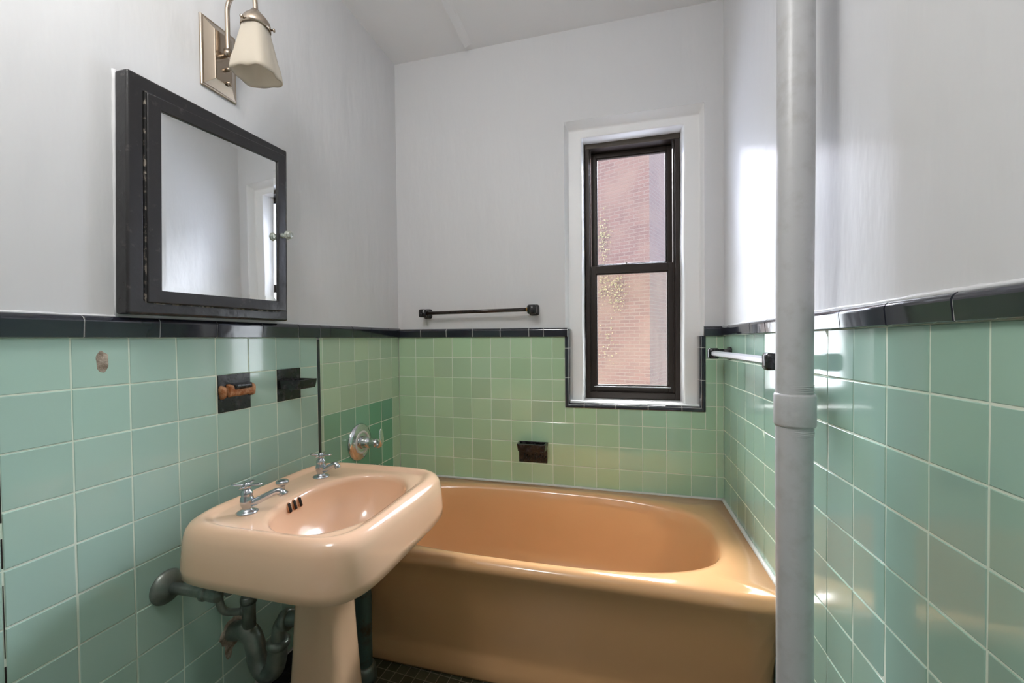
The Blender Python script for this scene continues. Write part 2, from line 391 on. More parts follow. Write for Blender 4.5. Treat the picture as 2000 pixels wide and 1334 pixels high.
# black surround round the lower half of the window
bm = bmesh.new()
def edge_bar(bm, p0, p1, side, m0, m1):
    """quarter-round bar on the window edge; side = unit vector pointing into the opening"""
    w = 0.022; side = Vector(side); p0, p1 = Vector(p0), Vector(p1); dr = (p1-p0).normalized()
    prof = [(0, 0.004), (0, -0.003)]+[(w*0.35+w*0.65*math.sin(math.pi/2*k/6), -0.004+0.022*(1-math.cos(math.pi/2*k/6))) for k in range(7)]+[(w, 0.05)]
    L = []
    for p, mt in ((p0, m0), (p1, m1)):
        L.append([p+side*s+Vector((0, d, 0))+dr*mt*s for s, d in prof])
    rings(bm, L)
g = 0.0012
zz = [(0.020, -0.0528), (-0.0553, -0.1874), (-0.1899, WZ0-0.006)]
zl = [0.036, -0.0529, -0.1874, WZ0-0.008]
for a, b_ in zip(zl, zl[1:]):
    last = b_ == zl[-1]
    edge_bar(bm, (WU0-0.003, DB, H+a-g), (WU0-0.003, DB, H+b_+(0 if last else g)), (1, 0, 0), 0, -1 if last else 0)
zr_ = [-0.002, -0.0527, -0.1905, WZ0-0.008]
for a, b_ in zip(zr_, zr_[1:]):
    last = b_ == zr_[-1]
    edge_bar(bm, (WU1+0.003, DB, H+a-g), (WU1+0.003, DB, H+b_+(0 if last else g)), (-1, 0, 0), 0, -1 if last else 0)
ul = [WU0-0.003, -0.1493, -0.0106, 0.125, 0.2617, WU1+0.003]
for k, (a, b_) in enumerate(zip(ul, ul[1:])):
    f0, f1 = k == 0, k == len(ul)-2
    edge_bar(bm, (a+(0 if f0 else g), DB, H+WZ0-0.008), (b_-(0 if f1 else g), DB, H+WZ0-0.008), (0, 0, 1), 1 if f0 else 0, -1 if f1 else 0)
struct('trim_4', bm, BLACK, smooth=False, bevel=0.0008, seg=1)
# white joints behind that surround
bm = bmesh.new()
box(bm, (WU0-0.002, DB-0.001, H+WZ0-0.004), (WU0+0.014, DB+0.05, H+0.03)); box(bm, (WU1-0.014, DB-0.001, H+WZ0-0.004), (WU1+0.002, DB+0.05, H-0.004))
box(bm, (WU0-0.002, DB-0.001, H+WZ0-0.007), (WU1+0.002, DB+0.05, H+WZ0+0.009))
struct('trim_5', bm, WGROUT, bevel=0.003)

# ---- window reveal (two steps of white painted plaster) and sill
I0, I1, IT = -0.157, 0.278, 0.910; S1 = 1.957; FN = 2.035
bm = bmesh.new()
def rectloop(u0, u1, z1, n, z0): return [(u0, n, H+z0), (u0, n, H+z1), (u1, n, H+z1), (u1, n, H+z0)]
SB = WZ0+0.018
loops = [rectloop(WU0-0.0, WU1, WZ1, DB+0.0005, SB), rectloop(WU0+0.012, WU1-0.008, WZ1-0.020, S1, SB), rectloop(I0, I1, IT, S1, SB), rectloop(I0+0.010, I1-0.009, IT+0.004, FN+0.1, SB)]
# subdivide the straight runs a little and wobble them (hand-trowelled plaster)
def dense(L, m=14):
    out = []
    for a, b_ in zip(L, L[1:]):
        for k in range(m):
            out.append(tuple(Vector(a).lerp(Vector(b_), k/m)))
    out.append(L[-1]); return out
dl = []
for li, L in enumerate(loops):
    D = []
    for p in dense(L):
        s = noise.noise(Vector((p[0]*6, p[2]*6, li*3.1)))*0.004 if li else 0
        D.append((p[0]+s, p[1], p[2]+s*0.6))
    dl.append(D)
rings(bm, dl, False, False, closed=False)
tag(obj('window_reveal', bm, TRIMW, wb, bevel=0.006, seg=3, ang=30), kind='structure')
bm = bmesh.new(); box(bm, (WU0+0.002, DB+0.012, H+SB-0.03), (WU1-0.002, FN+0.1, H+SB))
tag(obj('window_sill', bm, TRIMW, wb, bevel=0.003), kind='structure')

# ---- window
win = thing('window_1', (0.062, 2.08, H-0.29), 'dark brown metal sash window in a white plaster reveal', 'window'); tag(win, kind='structure')
F0, F1, FB, FT = -0.148, 0.272, -0.296, 0.922
bm = bmesh.new()
jw = 0.020
box(bm, (F0, FN, H+FB), (F0+jw, FN+0.11, H+FT)); box(bm, (F1-jw, FN, H+FB), (F1, FN+0.11, H+FT))
box(bm, (F0+jw, FN, H+FT-0.034), (F1-jw, FN+0.11, H+FT)); box(bm, (F0+jw, FN, H+FB), (F1-jw, FN+0.11, H+FB+0.030))
box(bm, (F0+jw, FN+0.012, H+FB+0.030), (F0+jw+0.006, FN+0.018, H+FT-0.034)); box(bm, (F1-jw-0.006, FN+0.012, H+FB+0.030), (F1-jw, FN+0.018, H+FT-0.034))
obj('frame', bm, BROWN, win, bevel=0.0015)
bm = bmesh.new(); box(bm, (F0-0.001, FN-0.004, H+FT-0.034), (F1+0.001, FN+0.004, H+FT)); tag(obj('head_strip', bm, BROWN2, win, bevel=0.002), 'olive brown head strip')
def sash(name, u0, u1, z0, z1, n0, n1, st, tr, br_, gm):
    bm = bmesh.new()
    box(bm, (u0, n0, H+z0), (u0+st, n1, H+z1)); box(bm, (u1-st, n0, H+z0), (u1, n1, H+z1))
    box(bm, (u0+st, n0, H+z1-tr), (u1-st, n1, H+z1)); box(bm, (u0+st, n0, H+z0), (u1-st, n1, H+z0+br_))
    # inner glazing lip
    l = 0.005
    box(bm, (u0+st, n0+0.006, H+z0+br_), (u0+st+l, n1-0.002, H+z1-tr)); box(bm, (u1-st-l, n0+0.006, H+z0+br_), (u1-st, n1-0.002, H+z1-tr))
    box(bm, (u0+st+l, n0+0.006, H+z1-tr-l), (u1-st-l, n1-0.002, H+z1-tr)); box(bm, (u0+st+l, n0+0.006, H+z0+br_), (u1-st-l, n1-0.002, H+z0+br_+l))
    s = obj(name, bm, BROWN, win, bevel=0.0015)
    bm = bmesh.new(); box(bm, (u0+st+l*0.5, (n0+n1)/2, H+z0+br_), (u1-st-l*0.5, (n0+n1)/2+0.003, H+z1-tr))
    obj('pane', bm, gm, s)
    return s
us = sash('upper_sash', F0+jw+0.004, F1-jw-0.004, 0.318, FT-0.034, FN+0.060, FN+0.085, 0.025, 0.022, 0.028, PANE_U)
ls = sash('lower_sash', F0+jw+0.001, F1-jw-0.001, FB+0.030, 0.336, FN+0.022, FN+0.048, 0.026, 0.036, 0.028, PANE_L)
bm = bmesh.new(); box(bm, (F0+jw+0.016, FN+0.016, H+FB+0.052), (F1-jw-0.016, FN+0.022, H+FB+0.056)); tag(obj('lift_rail', bm, GREYBAR, ls, bevel=0.001), 'thin pale lift rail')
bm = bmesh.new(); box(bm, (-0.065, FN+0.021, H+0.336), (0.03, FN+0.028, H+0.339)); box(bm, (0.055, FN+0.021, H+0.336), (0.245-0.04, FN+0.028, H+0.3385))
box(bm, (0.037, FN+0.024, H+0.336), (0.043, FN+0.034, H+0.352)); box(bm, (0.018, FN+0.022, H+0.336), (0.062, FN+0.04, H+0.341))
tag(obj('sash_latch', bm, BROWN2, ls, bevel=0.001), 'small latch on the meeting rail')

# ---- ceiling, floor, rest of the room behind the camera
bm = bmesh.new(); box(bm, (-DL-0.2, NEAR, H+CE), (DR+0.2, DB+0.3, H+CE+0.2)); struct('ceiling', bm, CEILP)
bm = bmesh.new(); box(bm, (-DL-0.2, NEAR-0.02, -0.15), (DR+0.2, DB+0.3, 0)); struct('floor', bm, floor_mat())
bm = bmesh.new()                      # near wall with a doorway behind the camera
box(bm, (-DL-0.2, NEAR-0.12, 0), (-0.80, NEAR, H+CE+0.2)); box(bm, (0.12, NEAR-0.12, 0), (DR+0.2, NEAR, H+CE+0.2)); box(bm, (-0.80, NEAR-0.12, 2.08), (0.12, NEAR, H+CE+0.2))
struct('wall_near', bm, HALLP)
bm = bmesh.new(); box(bm, (-2.0, -2.4, -0.15), (1.4, NEAR-0.12, 0)); box(bm, (-2.0, -2.5, 0), (1.4, -2.4, 2.7)); box(bm, (-2.1, -2.5, 0), (-2.0, NEAR-0.12, 2.7)); box(bm, (1.4, -2.5, 0), (1.5, NEAR-0.12, 2.7))
box(bm, (-2.0, -2.4, 2.6), (1.4, NEAR-0.12, 2.7)); box(bm, (-2.0, NEAR-0.14, 0), (-DL-0.2, NEAR-0.12, 2.7)); box(bm, (DR+0.2, NEAR-0.14, 0), (1.4, NEAR-0.12, 2.7))
struct('wall_hall', bm, HALLP)
# black baseboard tiles along the left wall
bm = bmesh.new(); bb = [1.30, 1.168, 1.062, 0.956, 0.850, 0.744, 0.638, 0.532, 0.426, 0.32, 0.214, 0.108, 0.0, -0.15, -0.3, -0.45, -0.6, NEAR]
for a, b_ in zip(bb, bb[1:]):
    box(bm, (-DL-0.006, b_+0.001, 0.0), (-DL+0.004, a-0.001, H-1.0555))
n0 = len(bm.faces); box(bm, (-DL-0.006, NEAR, 0.0), (-DL+0.0015, 1.30, H-1.0545)); bm.faces.ensure_lookup_table()
for f in bm.faces[n0:]: f.material_index = 1
struct('baseboard_left', bm, [BLACK, WGROUT], bevel=0.0015)
# lumpy painted filler along the top of the trims and round the cabinet
def filler(name, pts, r, parent):
    bm = bmesh.new(); P = []
    for a, b_ in zip(pts, pts[1:]):
        a, b_ = Vector(a), Vector(b_); m = max(2, int((b_-a).length/0.02))
        P += [a.lerp(b_, k/m) for k in range(m)]
    P.append(Vector(pts[-1]))
    loops = []
    for i, p in enumerate(P):
        t = (P[min(i+1, len(P)-1)]-P[max(i-1, 0)]).normalized(); q = t.cross(Vector((0.3, 0.5, 0.8))).normalized(); w = t.cross(q)
        rr = r*(1+0.55*noise.noise(p*23)+0.35*noise.noise(p*61)); loops.append([p+(q*math.cos(2*math.pi*k/10)+w*math.sin(2*math.pi*k/10))*rr for k in range(10)])
    rings(bm, loops); return tag(obj(name, bm, PAINT, parent, smooth=True), kind='structure')
filler('paint_bead', [(DR, NEAR, H+zR(NEAR)+0.039), (DR, DB, H+zR(DB)+0.040)], 0.0045, wr)
filler('paint_bead', [(-DL, NEAR, H+zL(NEAR)+0.047), (-DL, DB, H+zL(DB)+0.047)], 0.003, wl)
filler('plaster_edge', [(-DL, 0.671, H+0.055), (-DL, 0.676, H+0.35), (-DL, 0.680, H+0.602)], 0.0042, wl)
# plaster ridge / concealed conduit on the ceiling
bm = bmesh.new(); zc = H+CE
L = []
for n in (NEAR, 0.3, 1.0, 1.5, 1.87):
    u = -0.687-0.02*(n-1.6)
    L.append([(u-0.001, n, zc+0.002), (u-0.0, n, zc-0.012), (u+0.006, n, zc-0.013), (u+0.03, n, zc-0.002), (u+0.05, n, zc+0.002)])
rings(bm, L, True, True)
struct('trim_6', bm, CEILP)

# ------------------------------------------------------------------ bathtub
tub = thing('bathtub', (-0.326, 1.30, 0), 'peach enamel bathtub built into the green tiled alcove', 'bathtub')
ang = perim_angles(0.75, 0.34, 240)
def rl(n0, z, u0=-DL+0.003, u1=DR-0.003, n1=DB-0.003, p=40): return loop((u0+u1)/2, (n0+n1)/2, (u1-u0)/2, (n1-n0)/2, z, p, ang)
RZ = 0.466
L = [rl(1.320, 0.0), rl(1.306, 0.003), rl(1.300, 0.015), rl(1.302, 0.05), rl(1.312, 0.075), rl(1.313, 0.10), rl(1.300, 0.16), rl(1.276, 0.27), rl(1.250, 0.36), rl(1.225, 0.405), rl(1.208, 0.425), rl(1.201, 0.440), rl(1.205, 0.453),
     rl(1.214, 0.462), rl(1.226, RZ, p=36)]
bc = (-0.3265, 1.547); bh = (0.6535, 0.299)
def bl(ix0, ix1, iy, z, p=3.0):
    u0, u1 = bc[0]-bh[0]+ix0, bc[0]+bh[0]-ix1
    return loop((u0+u1)/2, bc[1], (u1-u0)/2, bh[1]-iy, z, p, ang)
L += [bl(-0.008, -0.012, -0.008, RZ-0.0015, 3.2), bl(0, 0, 0, RZ-0.005), bl(0.006, 0.010, 0.007, RZ-0.016), bl(0.012, 0.024, 0.014, RZ-0.05), bl(0.025, 0.06, 0.028, RZ-0.14),
      bl(0.045, 0.11, 0.05, RZ-0.25), bl(0.075, 0.16, 0.08, RZ-0.32), bl(0.12, 0.22, 0.125, RZ-0.355), bl(0.25, 0.36, 0.19, RZ-0.365), bl(0.5, 0.6, 0.27, RZ-0.367)]
bm = bmesh.new(); rings(bm, L); obj('tub_shell', bm, PEACH, tub, smooth=True)
bm = bmesh.new()
tube(bm, [(-DL+0.008, DB-0.004, RZ+0.001), (-0.5, DB-0.004, RZ+0.003), (0.0, DB-0.004, RZ+0.001), (DR-0.005, DB-0.005, RZ+0.001)], 0.0065, 8, 6)
tube(bm, [(DR-0.003, DB-0.004, RZ+0.001), (DR-0.004, 1.7, RZ+0.001), (DR-0.004, 1.4, RZ+0.001), (DR-0.004, 1.225, RZ+0.001)], 0.008, 8, 6)
tube(bm, [(-DL+0.004, DB-0.006, RZ+0.001), (-DL+0.004, 1.25, RZ+0.001)], 0.007, 8)
tag(obj('caulk_bead', bm, CAULK, tub, smooth=True), 'white caulk bead')

# ------------------------------------------------------------------ sink
sk = thing('pedestal_sink', (-0.765, 0.95, 0), 'peach porcelain pedestal sink with two chrome taps', 'sink')
SZ = H-0.41
oc = (-0.749, 0.952); oh = (0.245, 0.269); kc = (-0.697, 0.940); kh = (0.140, 0.194)
ang = perim_angles(0.2325, 0.27, 144)
def so(i, z, p=5.6): return loop(oc[0], oc[1], oh[0]-i, oh[1]-i, SZ+z, p, ang)
def sb(i, z, p=2.25, k=1.0): return loop(kc[0], kc[1], kh[0]-i, kh[1]-i*1.1, SZ+z, p, ang)
def mixl(A, B, t, z): return [(a[0]*(1-t)+b_[0]*t, a[1]*(1-t)+b_[1]*t, SZ+z) for a, b_ in zip(A, B)]
A_, B_ = so(0.056, -0.0093), sb(-0.012, -0.010)
L = [so(0.022, -0.112), so(0.012, -0.1235), so(0.005, -0.1245), so(0.001, -0.1215), so(0.0, -0.10), so(0.003, -0.055), so(0.006, -0.030), so(0.010, -0.016), so(0.017, -0.006), so(0.026, -0.001), so(0.034, 0.0), so(0.041, -0.003),
     so(0.047, -0.0065), so(0.051, -0.0085), A_, mixl(A_, B_, 0.35, -0.0095), mixl(A_, B_, 0.7, -0.0098), B_, sb(-0.004, -0.0115), sb(0.002, -0.016)]+[sb(0.003+0.125*(1-math.sqrt(1-(d/0.150)**2)), -0.016-d*0.95) for d in (0.012, 0.03, 0.05, 0.07, 0.09, 0.108, 0.122, 0.133, 0.141, 0.147)]
bm = bmesh.new(); rings(bm, L, cap0=False); basin = obj('basin', bm, SINKP, sk, smooth=True)
# overflow slots in the back of the bowl, with rusty surrounds
bm = bmesh.new(); bs = bmesh.new()
for k in range(3):
    nn = 0.893+0.020*k
    # position on bowl wall
    y = (nn-kc[1])
    def wall_u(i): return kc[0]-(kh[0]-i)*(max(0, 1-(abs(y)/(kh[1]-i))**2.25))**(1/2.25)
    zc0 = SZ-0.040
    a = Vector((wall_u(0.003)+0.0012, nn, SZ-0.017)); c = Vector((wall_u(0.0095)+0.0012, nn, SZ-0.038))
    tube(bm, [a-(c-a)*0.06, a, a.lerp(c, 0.5), c, c+(c-a)*0.06], lambda t: 0.0014 if t in (0, 1) else 0.0040, 10)
    tube(bs, [a-(c-a)*0.10+Vector((-0.0026, 0, 0)), a+Vector((-0.0026, 0, 0)), a.lerp(c, 0.5)+Vector((-0.0026, 0, 0)), c+Vector((-0.0026, 0, 0)), c+(c-a)*0.16+Vector((-0.0026, 0, 0))], lambda t: 0.0022 if t in (0, 1) else 0.0048, 10)
tag(obj('overflow_slots', bm, HOLE, sk, smooth=True), 'three dark overflow slots')
tag(obj('rust_stain', bs, RUST, sk, smooth=True), 'rust around the overflow slots')
bm = bmesh.new(); lathe(bm, [(0.0, 0.0), (0.02, 0.0), (0.022, 0.003), (0.019, 0.004), (0.015, 0.001), (0.0, 0.001)], (kc[0], kc[1], SZ-0.156)); obj('drain', bm, WORN, sk, smooth=True)
# pedestal
pa = [2*math.pi*k/72 for k in range(72)]
def pl(hx, hy, z, p=3.6): return loop(-0.772, 0.952, hx, hy, z, p, pa)
L = [pl(0.105, 0.105, 0.0), pl(0.107, 0.107, 0.012), pl(0.105, 0.105, 0.04), pl(0.098, 0.098, 0.065), pl(0.088, 0.088, 0.10), pl(0.079, 0.079, 0.18), pl(0.070, 0.070, 0.32), pl(0.0605, 0.0605, 0.50), pl(0.059, 0.059, SZ-0.158)]
bm = bmesh.new(); rings(bm, L); obj('pedestal', bm, SINKP, sk, smooth=True)

def tap(u, n, spout, label, hrot, handle_len):
    z = SZ-0.010; bm = bmesh.new()
    lathe(bm, [(0.0, 0), (0.023, 0), (0.024, 0.003), (0.019, 0.006), (0.012, 0.009), (0.011, 0.013), (0.0145, 0.022), (0.0155, 0.030), (0.014, 0.038), (0.012, 0.042), (0.0135, 0.046), (0.0125, 0.052), (0.009, 0.056), (0.006, 0.060), (0.0, 0.060)], (u, n, z), seg=32)
    d = Vector(spout); ln = d.length; s = Vector((u, n, z+0.022))
    pts = [s, s+d*0.25+Vector((0, 0, 0.003)), s+d*0.6+Vector((0, 0, 0.014)), s+d*0.85+Vector((0, 0, 0.021)), s+d*0.97+Vector((0, 0, 0.018)), s+d*1.03+Vector((0, 0, 0.010))]
    tube(bm, pts, lambda t: 0.0095-0.0028*min(t*1.3, 1)+0.0015*(t > 0.8), 16, 6)
    b0 = obj('tap', bm, WORN, sk, smooth=True); tag(b0, label)
    bm = bmesh.new(); hz = z+0.067
    lathe(bm, [(0.0, -0.010), (0.006, -0.010), (0.0085, -0.004), (0.008, 0.003), (0.005, 0.007), (0.0, 0.008)], (u, n, hz), seg=20)
    for k in range(4):
        a = hrot+k*math.pi/2; dv = Vector((math.cos(a), math.sin(a), 0)); ll = handle_len if k % 2 == 0 else handle_len*0.8
        p0 = Vector((u, n, hz)); side = Vector((-dv.y, dv.x, 0))
        L = []
        for t, w, h in ((0.1, 0.003, 0.003), (0.35, 0.0032, 0.003), (0.75, 0.0050, 0.0026), (0.96, 0.0050, 0.0024), (1.0, 0.003, 0.0015)):
            c = p0+dv*ll*t+Vector((0, 0, 0.002*t))
            L.append([c+side*w*math.cos(q)+Vector((0, 0, h*math.sin(q))) for q in [2*math.pi*j/12 for j in range(12)]])
        rings(bm, L)
    obj('handle', bm, WORN, b0, smooth=True)
tap(-0.873, 0.808, (0.072, 0.034, 0.006), 'worn chrome tap nearest the camera', 0.35, 0.036)
tap(-0.876, 1.073, (0.058, 0.0, 0.0), 'worn chrome tap farther along', 0.2, 0.033)
bm = bmesh.new(); lathe(bm, [(0.0, 0), (0.013, 0), (0.014, 0.003), (0.009, 0.007), (0.006, 0.011), (0.007, 0.020), (0.010, 0.024), (0.0155, 0.028), (0.0165, 0.033), (0.013, 0.037), (0.0, 0.038)], (-0.884, 0.930, SZ-0.009), seg=28)
tag(obj('plug_knob', bm, WORN, sk, smooth=True), 'round chrome plug knob')

# ------------------------------------------------------------------ plumbing under and behind the sink
sp = thing('supply_pipe', (-DL, 0.762, H-0.604), 'dull metal supply pipe with round wall flange behind the sink', 'pipe')
bm = bmesh.new(); lathe(bm, [(0.0, 0), (0.040, 0), (0.041, 0.003), (0.036, 0.010), (0.022, 0.018), (0.015, 0.022), (0.0, 0.022)], (-DL+0.0005, 0.762, H-0.604), (1, 0, 0)); obj('flange', bm, PIPE, sp, smooth=True)
bm = bmesh.new(); tube(bm, [(-DL, 0.762, H-0.604), (-0.97, 0.764, H-0.604), (-0.94, 0.766, H-0.604)], 0.0125, 18)
tube(bm, [(-0.90, 0.77, H-0.60), (-0.872, 0.785, H-0.585), (-0.869, 0.803, H-0.56), (-0.869, 0.803, SZ-0.02)], 0.008, 14, 5); obj('pipe', bm, PIPE, sp, smooth=True)
bm = bmesh.new(); lathe(bm, [(0.0, 0), (0.016, 0), (0.019, 0.004), (0.019, 0.014), (0.015, 0.018), (0.017, 0.03), (0.017, 0.05), (0.0, 0.056)], (-0.965, 0.765, H-0.604), (1, 0, 0), seg=8); obj('valve_nut', bm, PIPE, sp, bevel=0.002)
tr = thing('drain_trap', (-DL, 0.945, H-0.845), 'dull grey metal drain trap between the tiles and the pedestal', 'drain trap')
N = 0.935
bm = bmesh.new()
tube(bm, [(-DL-0.004, N+0.005, H-0.838), (-1.055, N, H-0.830), (-1.030, N, H-0.822), (-1.004, N, H-0.835), (-0.990, N, H-0.868), (-0.983, N, H-0.905), (-0.960, N, H-0.930), (-0.932, N, H-0.918), (-0.919, N, H-0.885), (-0.914, N, H-0.835)], 0.0255, 24, 6)
obj('u_bend', bm, PIPE, tr, smooth=True)
bm = bmesh.new()
tube(bm, [(-0.914, N, H-0.85), (-0.910, N, H-0.815), (-0.902, N, H-0.785), (-0.880, N, H-0.768), (-0.855, N, H-0.762), (-0.78, N+0.01, H-0.760)], 0.0195, 22, 6)
obj('outlet_elbow', bm, PIPE, tr, smooth=True)
bm = bmesh.new()
lathe(bm, [(0.020, -0.012), (0.027, -0.012), (0.030, -0.006), (0.030, 0.005), (0.026, 0.010), (0.020, 0.011)], (-0.9135, N, H-0.838), (0.03, 0, 1))
obj('slip_nut', bm, PIPE, tr, smooth=True); bm = bmesh.new()
lathe(bm, [(0.019, -0.010), (0.026, -0.010), (0.028, -0.004), (0.028, 0.008), (0.024, 0.012), (0.019, 0.012)], (-0.884, N, H-0.769), (1, 0, 0.15))
obj('slip_nut', bm, PIPE, tr, smooth=True); bm = bmesh.new()
lathe(bm, [(0.0, -0.010), (0.012, -0.010), (0.014, -0.006), (0.016, 0.0), (0.0, 0.004)], (-0.957, N, H-0.957), (0, 0, 1), seg=6)
obj('cleanout_plug', bm, PIPE, tr, smooth=True)
bm = bmesh.new(); tube(bm, [(-1.012, N, H-0.81), (-1.012, N, H-0.70)], 0.0175, 20)
lathe(bm, [(0.017, 0), (0.0205, 0.001), (0.0215, 0.012), (0.019, 0.02), (0.0, 0.02)], (-1.012, N, H-0.742))
tube(bm, [(-1.012, N, H-0.70), (-1.005, N, H-0.62), (-0.98, N, H-0.56)], 0.011, 16, 4)
obj('stub_pipe', bm, PIPE, tr, smooth=True)
bm = bmesh.new(); tube(bm, [(-1.014, N, H-0.762), (-1.036, 0.915, H-0.760), (-1.052, 0.893, H-0.745), (-1.058, 0.885, H-0.71), (-1.05, 0.885, H-0.66)], 0.0098, 16, 6)
tube(bm, [(-1.016, N, H-0.762), (-1.03, 0.922, H-0.761)], 0.0125, 16)
obj('branch_pipe', bm, PIPE, tr, smooth=True)
# broken tile patch where the trap enters the wall
bm = bmesh.new()
def blob(bm, cy, cz, ry, rz, u, seed, thick=0.004, nseg=22):
    L = []
    for s, d in ((1.0, 0.0), (0.93, thick*0.6), (0.6, thick), (0.2, thick*0.7)):
        L.append([(u+d+noise.noise(Vector((k*2.3, s*5, seed)))*thick*0.3, cy+ry*s*(1+0.28*noise.noise(Vector((math.cos(2*math.pi*k/nseg)*1.6, math.sin(2*math.pi*k/nseg)*1.6, seed))))*math.cos(2*math.pi*k/nseg),
                   cz+rz*s*(1+0.28*noise.noise(Vector((math.cos(2*math.pi*k/nseg)*1.6, math.sin(2*math.pi*k/nseg)*1.6, seed+9))))*math.sin(2*math.pi*k/nseg)) for k in range(nseg)])
    rings(bm, L)
blob(bm, 0.945, H-0.838, 0.046, 0.042, -DL-0.001, 1.0); blob(bm, 0.925, H-0.880, 0.012, 0.030, -DL-0.001, 4.0, 0.003)
tag(obj('broken_plaster', bm, PLASTER, wl), 'broken plaster around the trap', kind='structure')
bm = bmesh.new(); blob(bm, 0.6435, H-0.043, 0.0115, 0.026, -DL-0.0006, 7.0, 0.002, 30)
tag(obj('chipped_patch', bm, PLASTER, wl), 'chipped patch in the tile near the mirror', kind='structure')
# waste pipe behind the pedestal
wp = thing('waste_pipe', (-0.832, 1.235, 0), 'thick green-tinged metal pipe rising from the floor behind the sink', 'pipe')
bm = bmesh.new(); tube(bm, [(-0.838, 1.222, 0.0), (-0.838, 1.222, 0.15), (-0.838, 1.222, 0.28), (-0.838, 1.205, 0.33), (-0.838, 1.165, 0.385), (-0.838, 1.145, 0.45), (-0.838, 1.14, 0.60)], 0.0265, 26, 5); obj('pipe', bm, PIPEG, wp, smooth=True)
bm = bmesh.new(); lathe(bm, [(0.027, 0.0), (0.039, 0.0), (0.040, 0.012), (0.037, 0.040), (0.033, 0.050), (0.027, 0.052)], (-0.838, 1.222, 0.0)); tag(obj('collar', bm, PIPE, wp, smooth=True), 'shiny worn collar at the floor')

# ------------------------------------------------------------------ tall painted riser pipe
rp = thing('riser_pipe', (0.3405, 0.95, 0), 'tall pipe painted grey white standing before the right wall', 'pipe')
bm = bmesh.new(); tube(bm, [(0.3395+0.001*math.sin(k), 0.95, (H+CE)*k/12) for k in range(13)], 0.0318, 40); obj('pipe', bm, RISER, rp, smooth=True)
bm = bmesh.new(); zc = H-0.150
lathe(bm, [(0.031, -0.033), (0.0345, -0.032), (0.0358, -0.028), (0.0358, -0.006), (0.0354, 0.0), (0.0358, 0.006), (0.0358, 0.028), (0.0345, 0.032), (0.0318, 0.0325)], (0.3395, 0.95, zc), seg=44)
for k in range(4): lathe(bm, [(0.0315, 0), (0.0325, 0.001), (0.0315, 0.002)], (0.3395, 0.95, zc+0.036+0.004*k)); lathe(bm, [(0.0315, 0), (0.0325, 0.001), (0.0315, 0.002)], (0.3395, 0.95, zc-0.038-0.004*k))
obj('coupling', bm, RISER, rp, smooth=True)

# ------------------------------------------------------------------ medicine cabinet
mc = thing('medicine_cabinet', (-DL, 0.90, H+0.06), 'black wooden cabinet with framed mirror door above the sink', 'cabinet')
U = -DL; C0, C1, CZ0, CZ1 = 0.668, 1.128, 0.060, 0.612; TH = 0.040
def frame_ring(bm, n0, n1, z0, z1, w, u0, u1):
    o = [(n0, z0), (n1, z0), (n1, z1), (n0, z1)]; i = [(n0+w, z0+w), (n1-w, z0+w), (n1-w, z1-w), (n0+w, z1-w)]
    P = lambda u, q: bm.verts.new((u, q[0], H+q[1]))
    of, ob, jf, jb = [P(u1, q) for q in o], [P(u0, q) for q in o], [P(u1, q) for q in i], [P(u0, q) for q in i]
    for k in range(4):
        l = (k+1) % 4
        bm.faces.new((of[k], of[l], jf[l], jf[k])); bm.faces.new((ob[k], ob[l], of[l], of[k])); bm.faces.new((jf[k], jf[l], jb[l], jb[k])); bm.faces.new((ob[l], ob[k], jb[k], jb[l]))
bm = bmesh.new(); frame_ring(bm, C0, C1, CZ0, CZ1, 0.036, U+0.001, U+TH); box(bm, (U, C0+0.01, H+CZ0+0.01), (U+0.012, C1-0.01, H+CZ1-0.01)); cab_bm = bm
d0, d1, dz0, dz1 = 0.706, 1.086, 0.088, 0.576
HR = Matrix.Translation((U+TH, d0, 0)) @ Matrix.Rotation(math.radians(-4.4), 4, 'Z') @ Matrix.Translation((-U-TH, -d0, 0))   # the door stands slightly ajar
def lean(bm):                 # the old cabinet hangs a little out of square
    for v in bm.verts:
        a = (v.co.z-H-CZ0)/(CZ1-CZ0); v.co.y += 0.011*a; v.co.z -= 0.012*a*(1-(v.co.y-C0)/(C1-C0))
    return bm
def ajar(bm): bm.transform(HR); return lean(bm)
obj('frame', lean(cab_bm), BLACKP, mc, bevel=0.0125, seg=5)
bm = bmesh.new(); frame_ring(bm, d0-0.002, d1+0.004, dz0-0.002, dz1+0.0025, 0.006, U+TH-0.004, U+TH+0.0008); tag(obj('worn_edge', lean(bm), PAINTEDGE, mc), 'chipped cream line around the door')
bm = bmesh.new(); frame_ring(bm, d0, d1, dz0, dz1, 0.030, U+TH-0.012, U+TH+0.006); door = obj('door', ajar(bm), BLACKP, mc, bevel=0.003, seg=2)
bm = bmesh.new(); m0, m1, q0, q1 = d0+0.0295, d1-0.0295, dz0+0.0295, dz1-0.0295; um = U+TH+0.0005; bv = 0.012
L = [[(um, a, H+z) for a, z in ((m0, q0), (m1, q0), (m1, q1), (m0, q1))], [(um+0.0005, a, H+z) for a, z in ((m0+bv, q0+bv), (m1-bv, q0+bv), (m1-bv, q1-bv), (m0+bv, q1-bv))]]
L.insert(0, [(um-0.006, a, H+z) for a, z in ((m0, q0), (m1, q0), (m1, q1), (m0, q1))])
rings(bm, L); tag(obj('mirror', ajar(bm), MIRROR, door), 'mirror glass')
kb = bmesh.new(); kz = H+0.322; kn = d1-0.015
lathe(kb, [(0.0, 0), (0.009, 0.0), (0.007, 0.006), (0.005, 0.010), (0.009, 0.016), (0.0135, 0.022), (0.0135, 0.030), (0.009, 0.036), (0.0, 0.037)], (U+TH+0.005, kn, kz), (1, 0, 0), seg=8)
tag(obj('knob', ajar(kb), KNOBG, door), 'faceted clear glass knob')
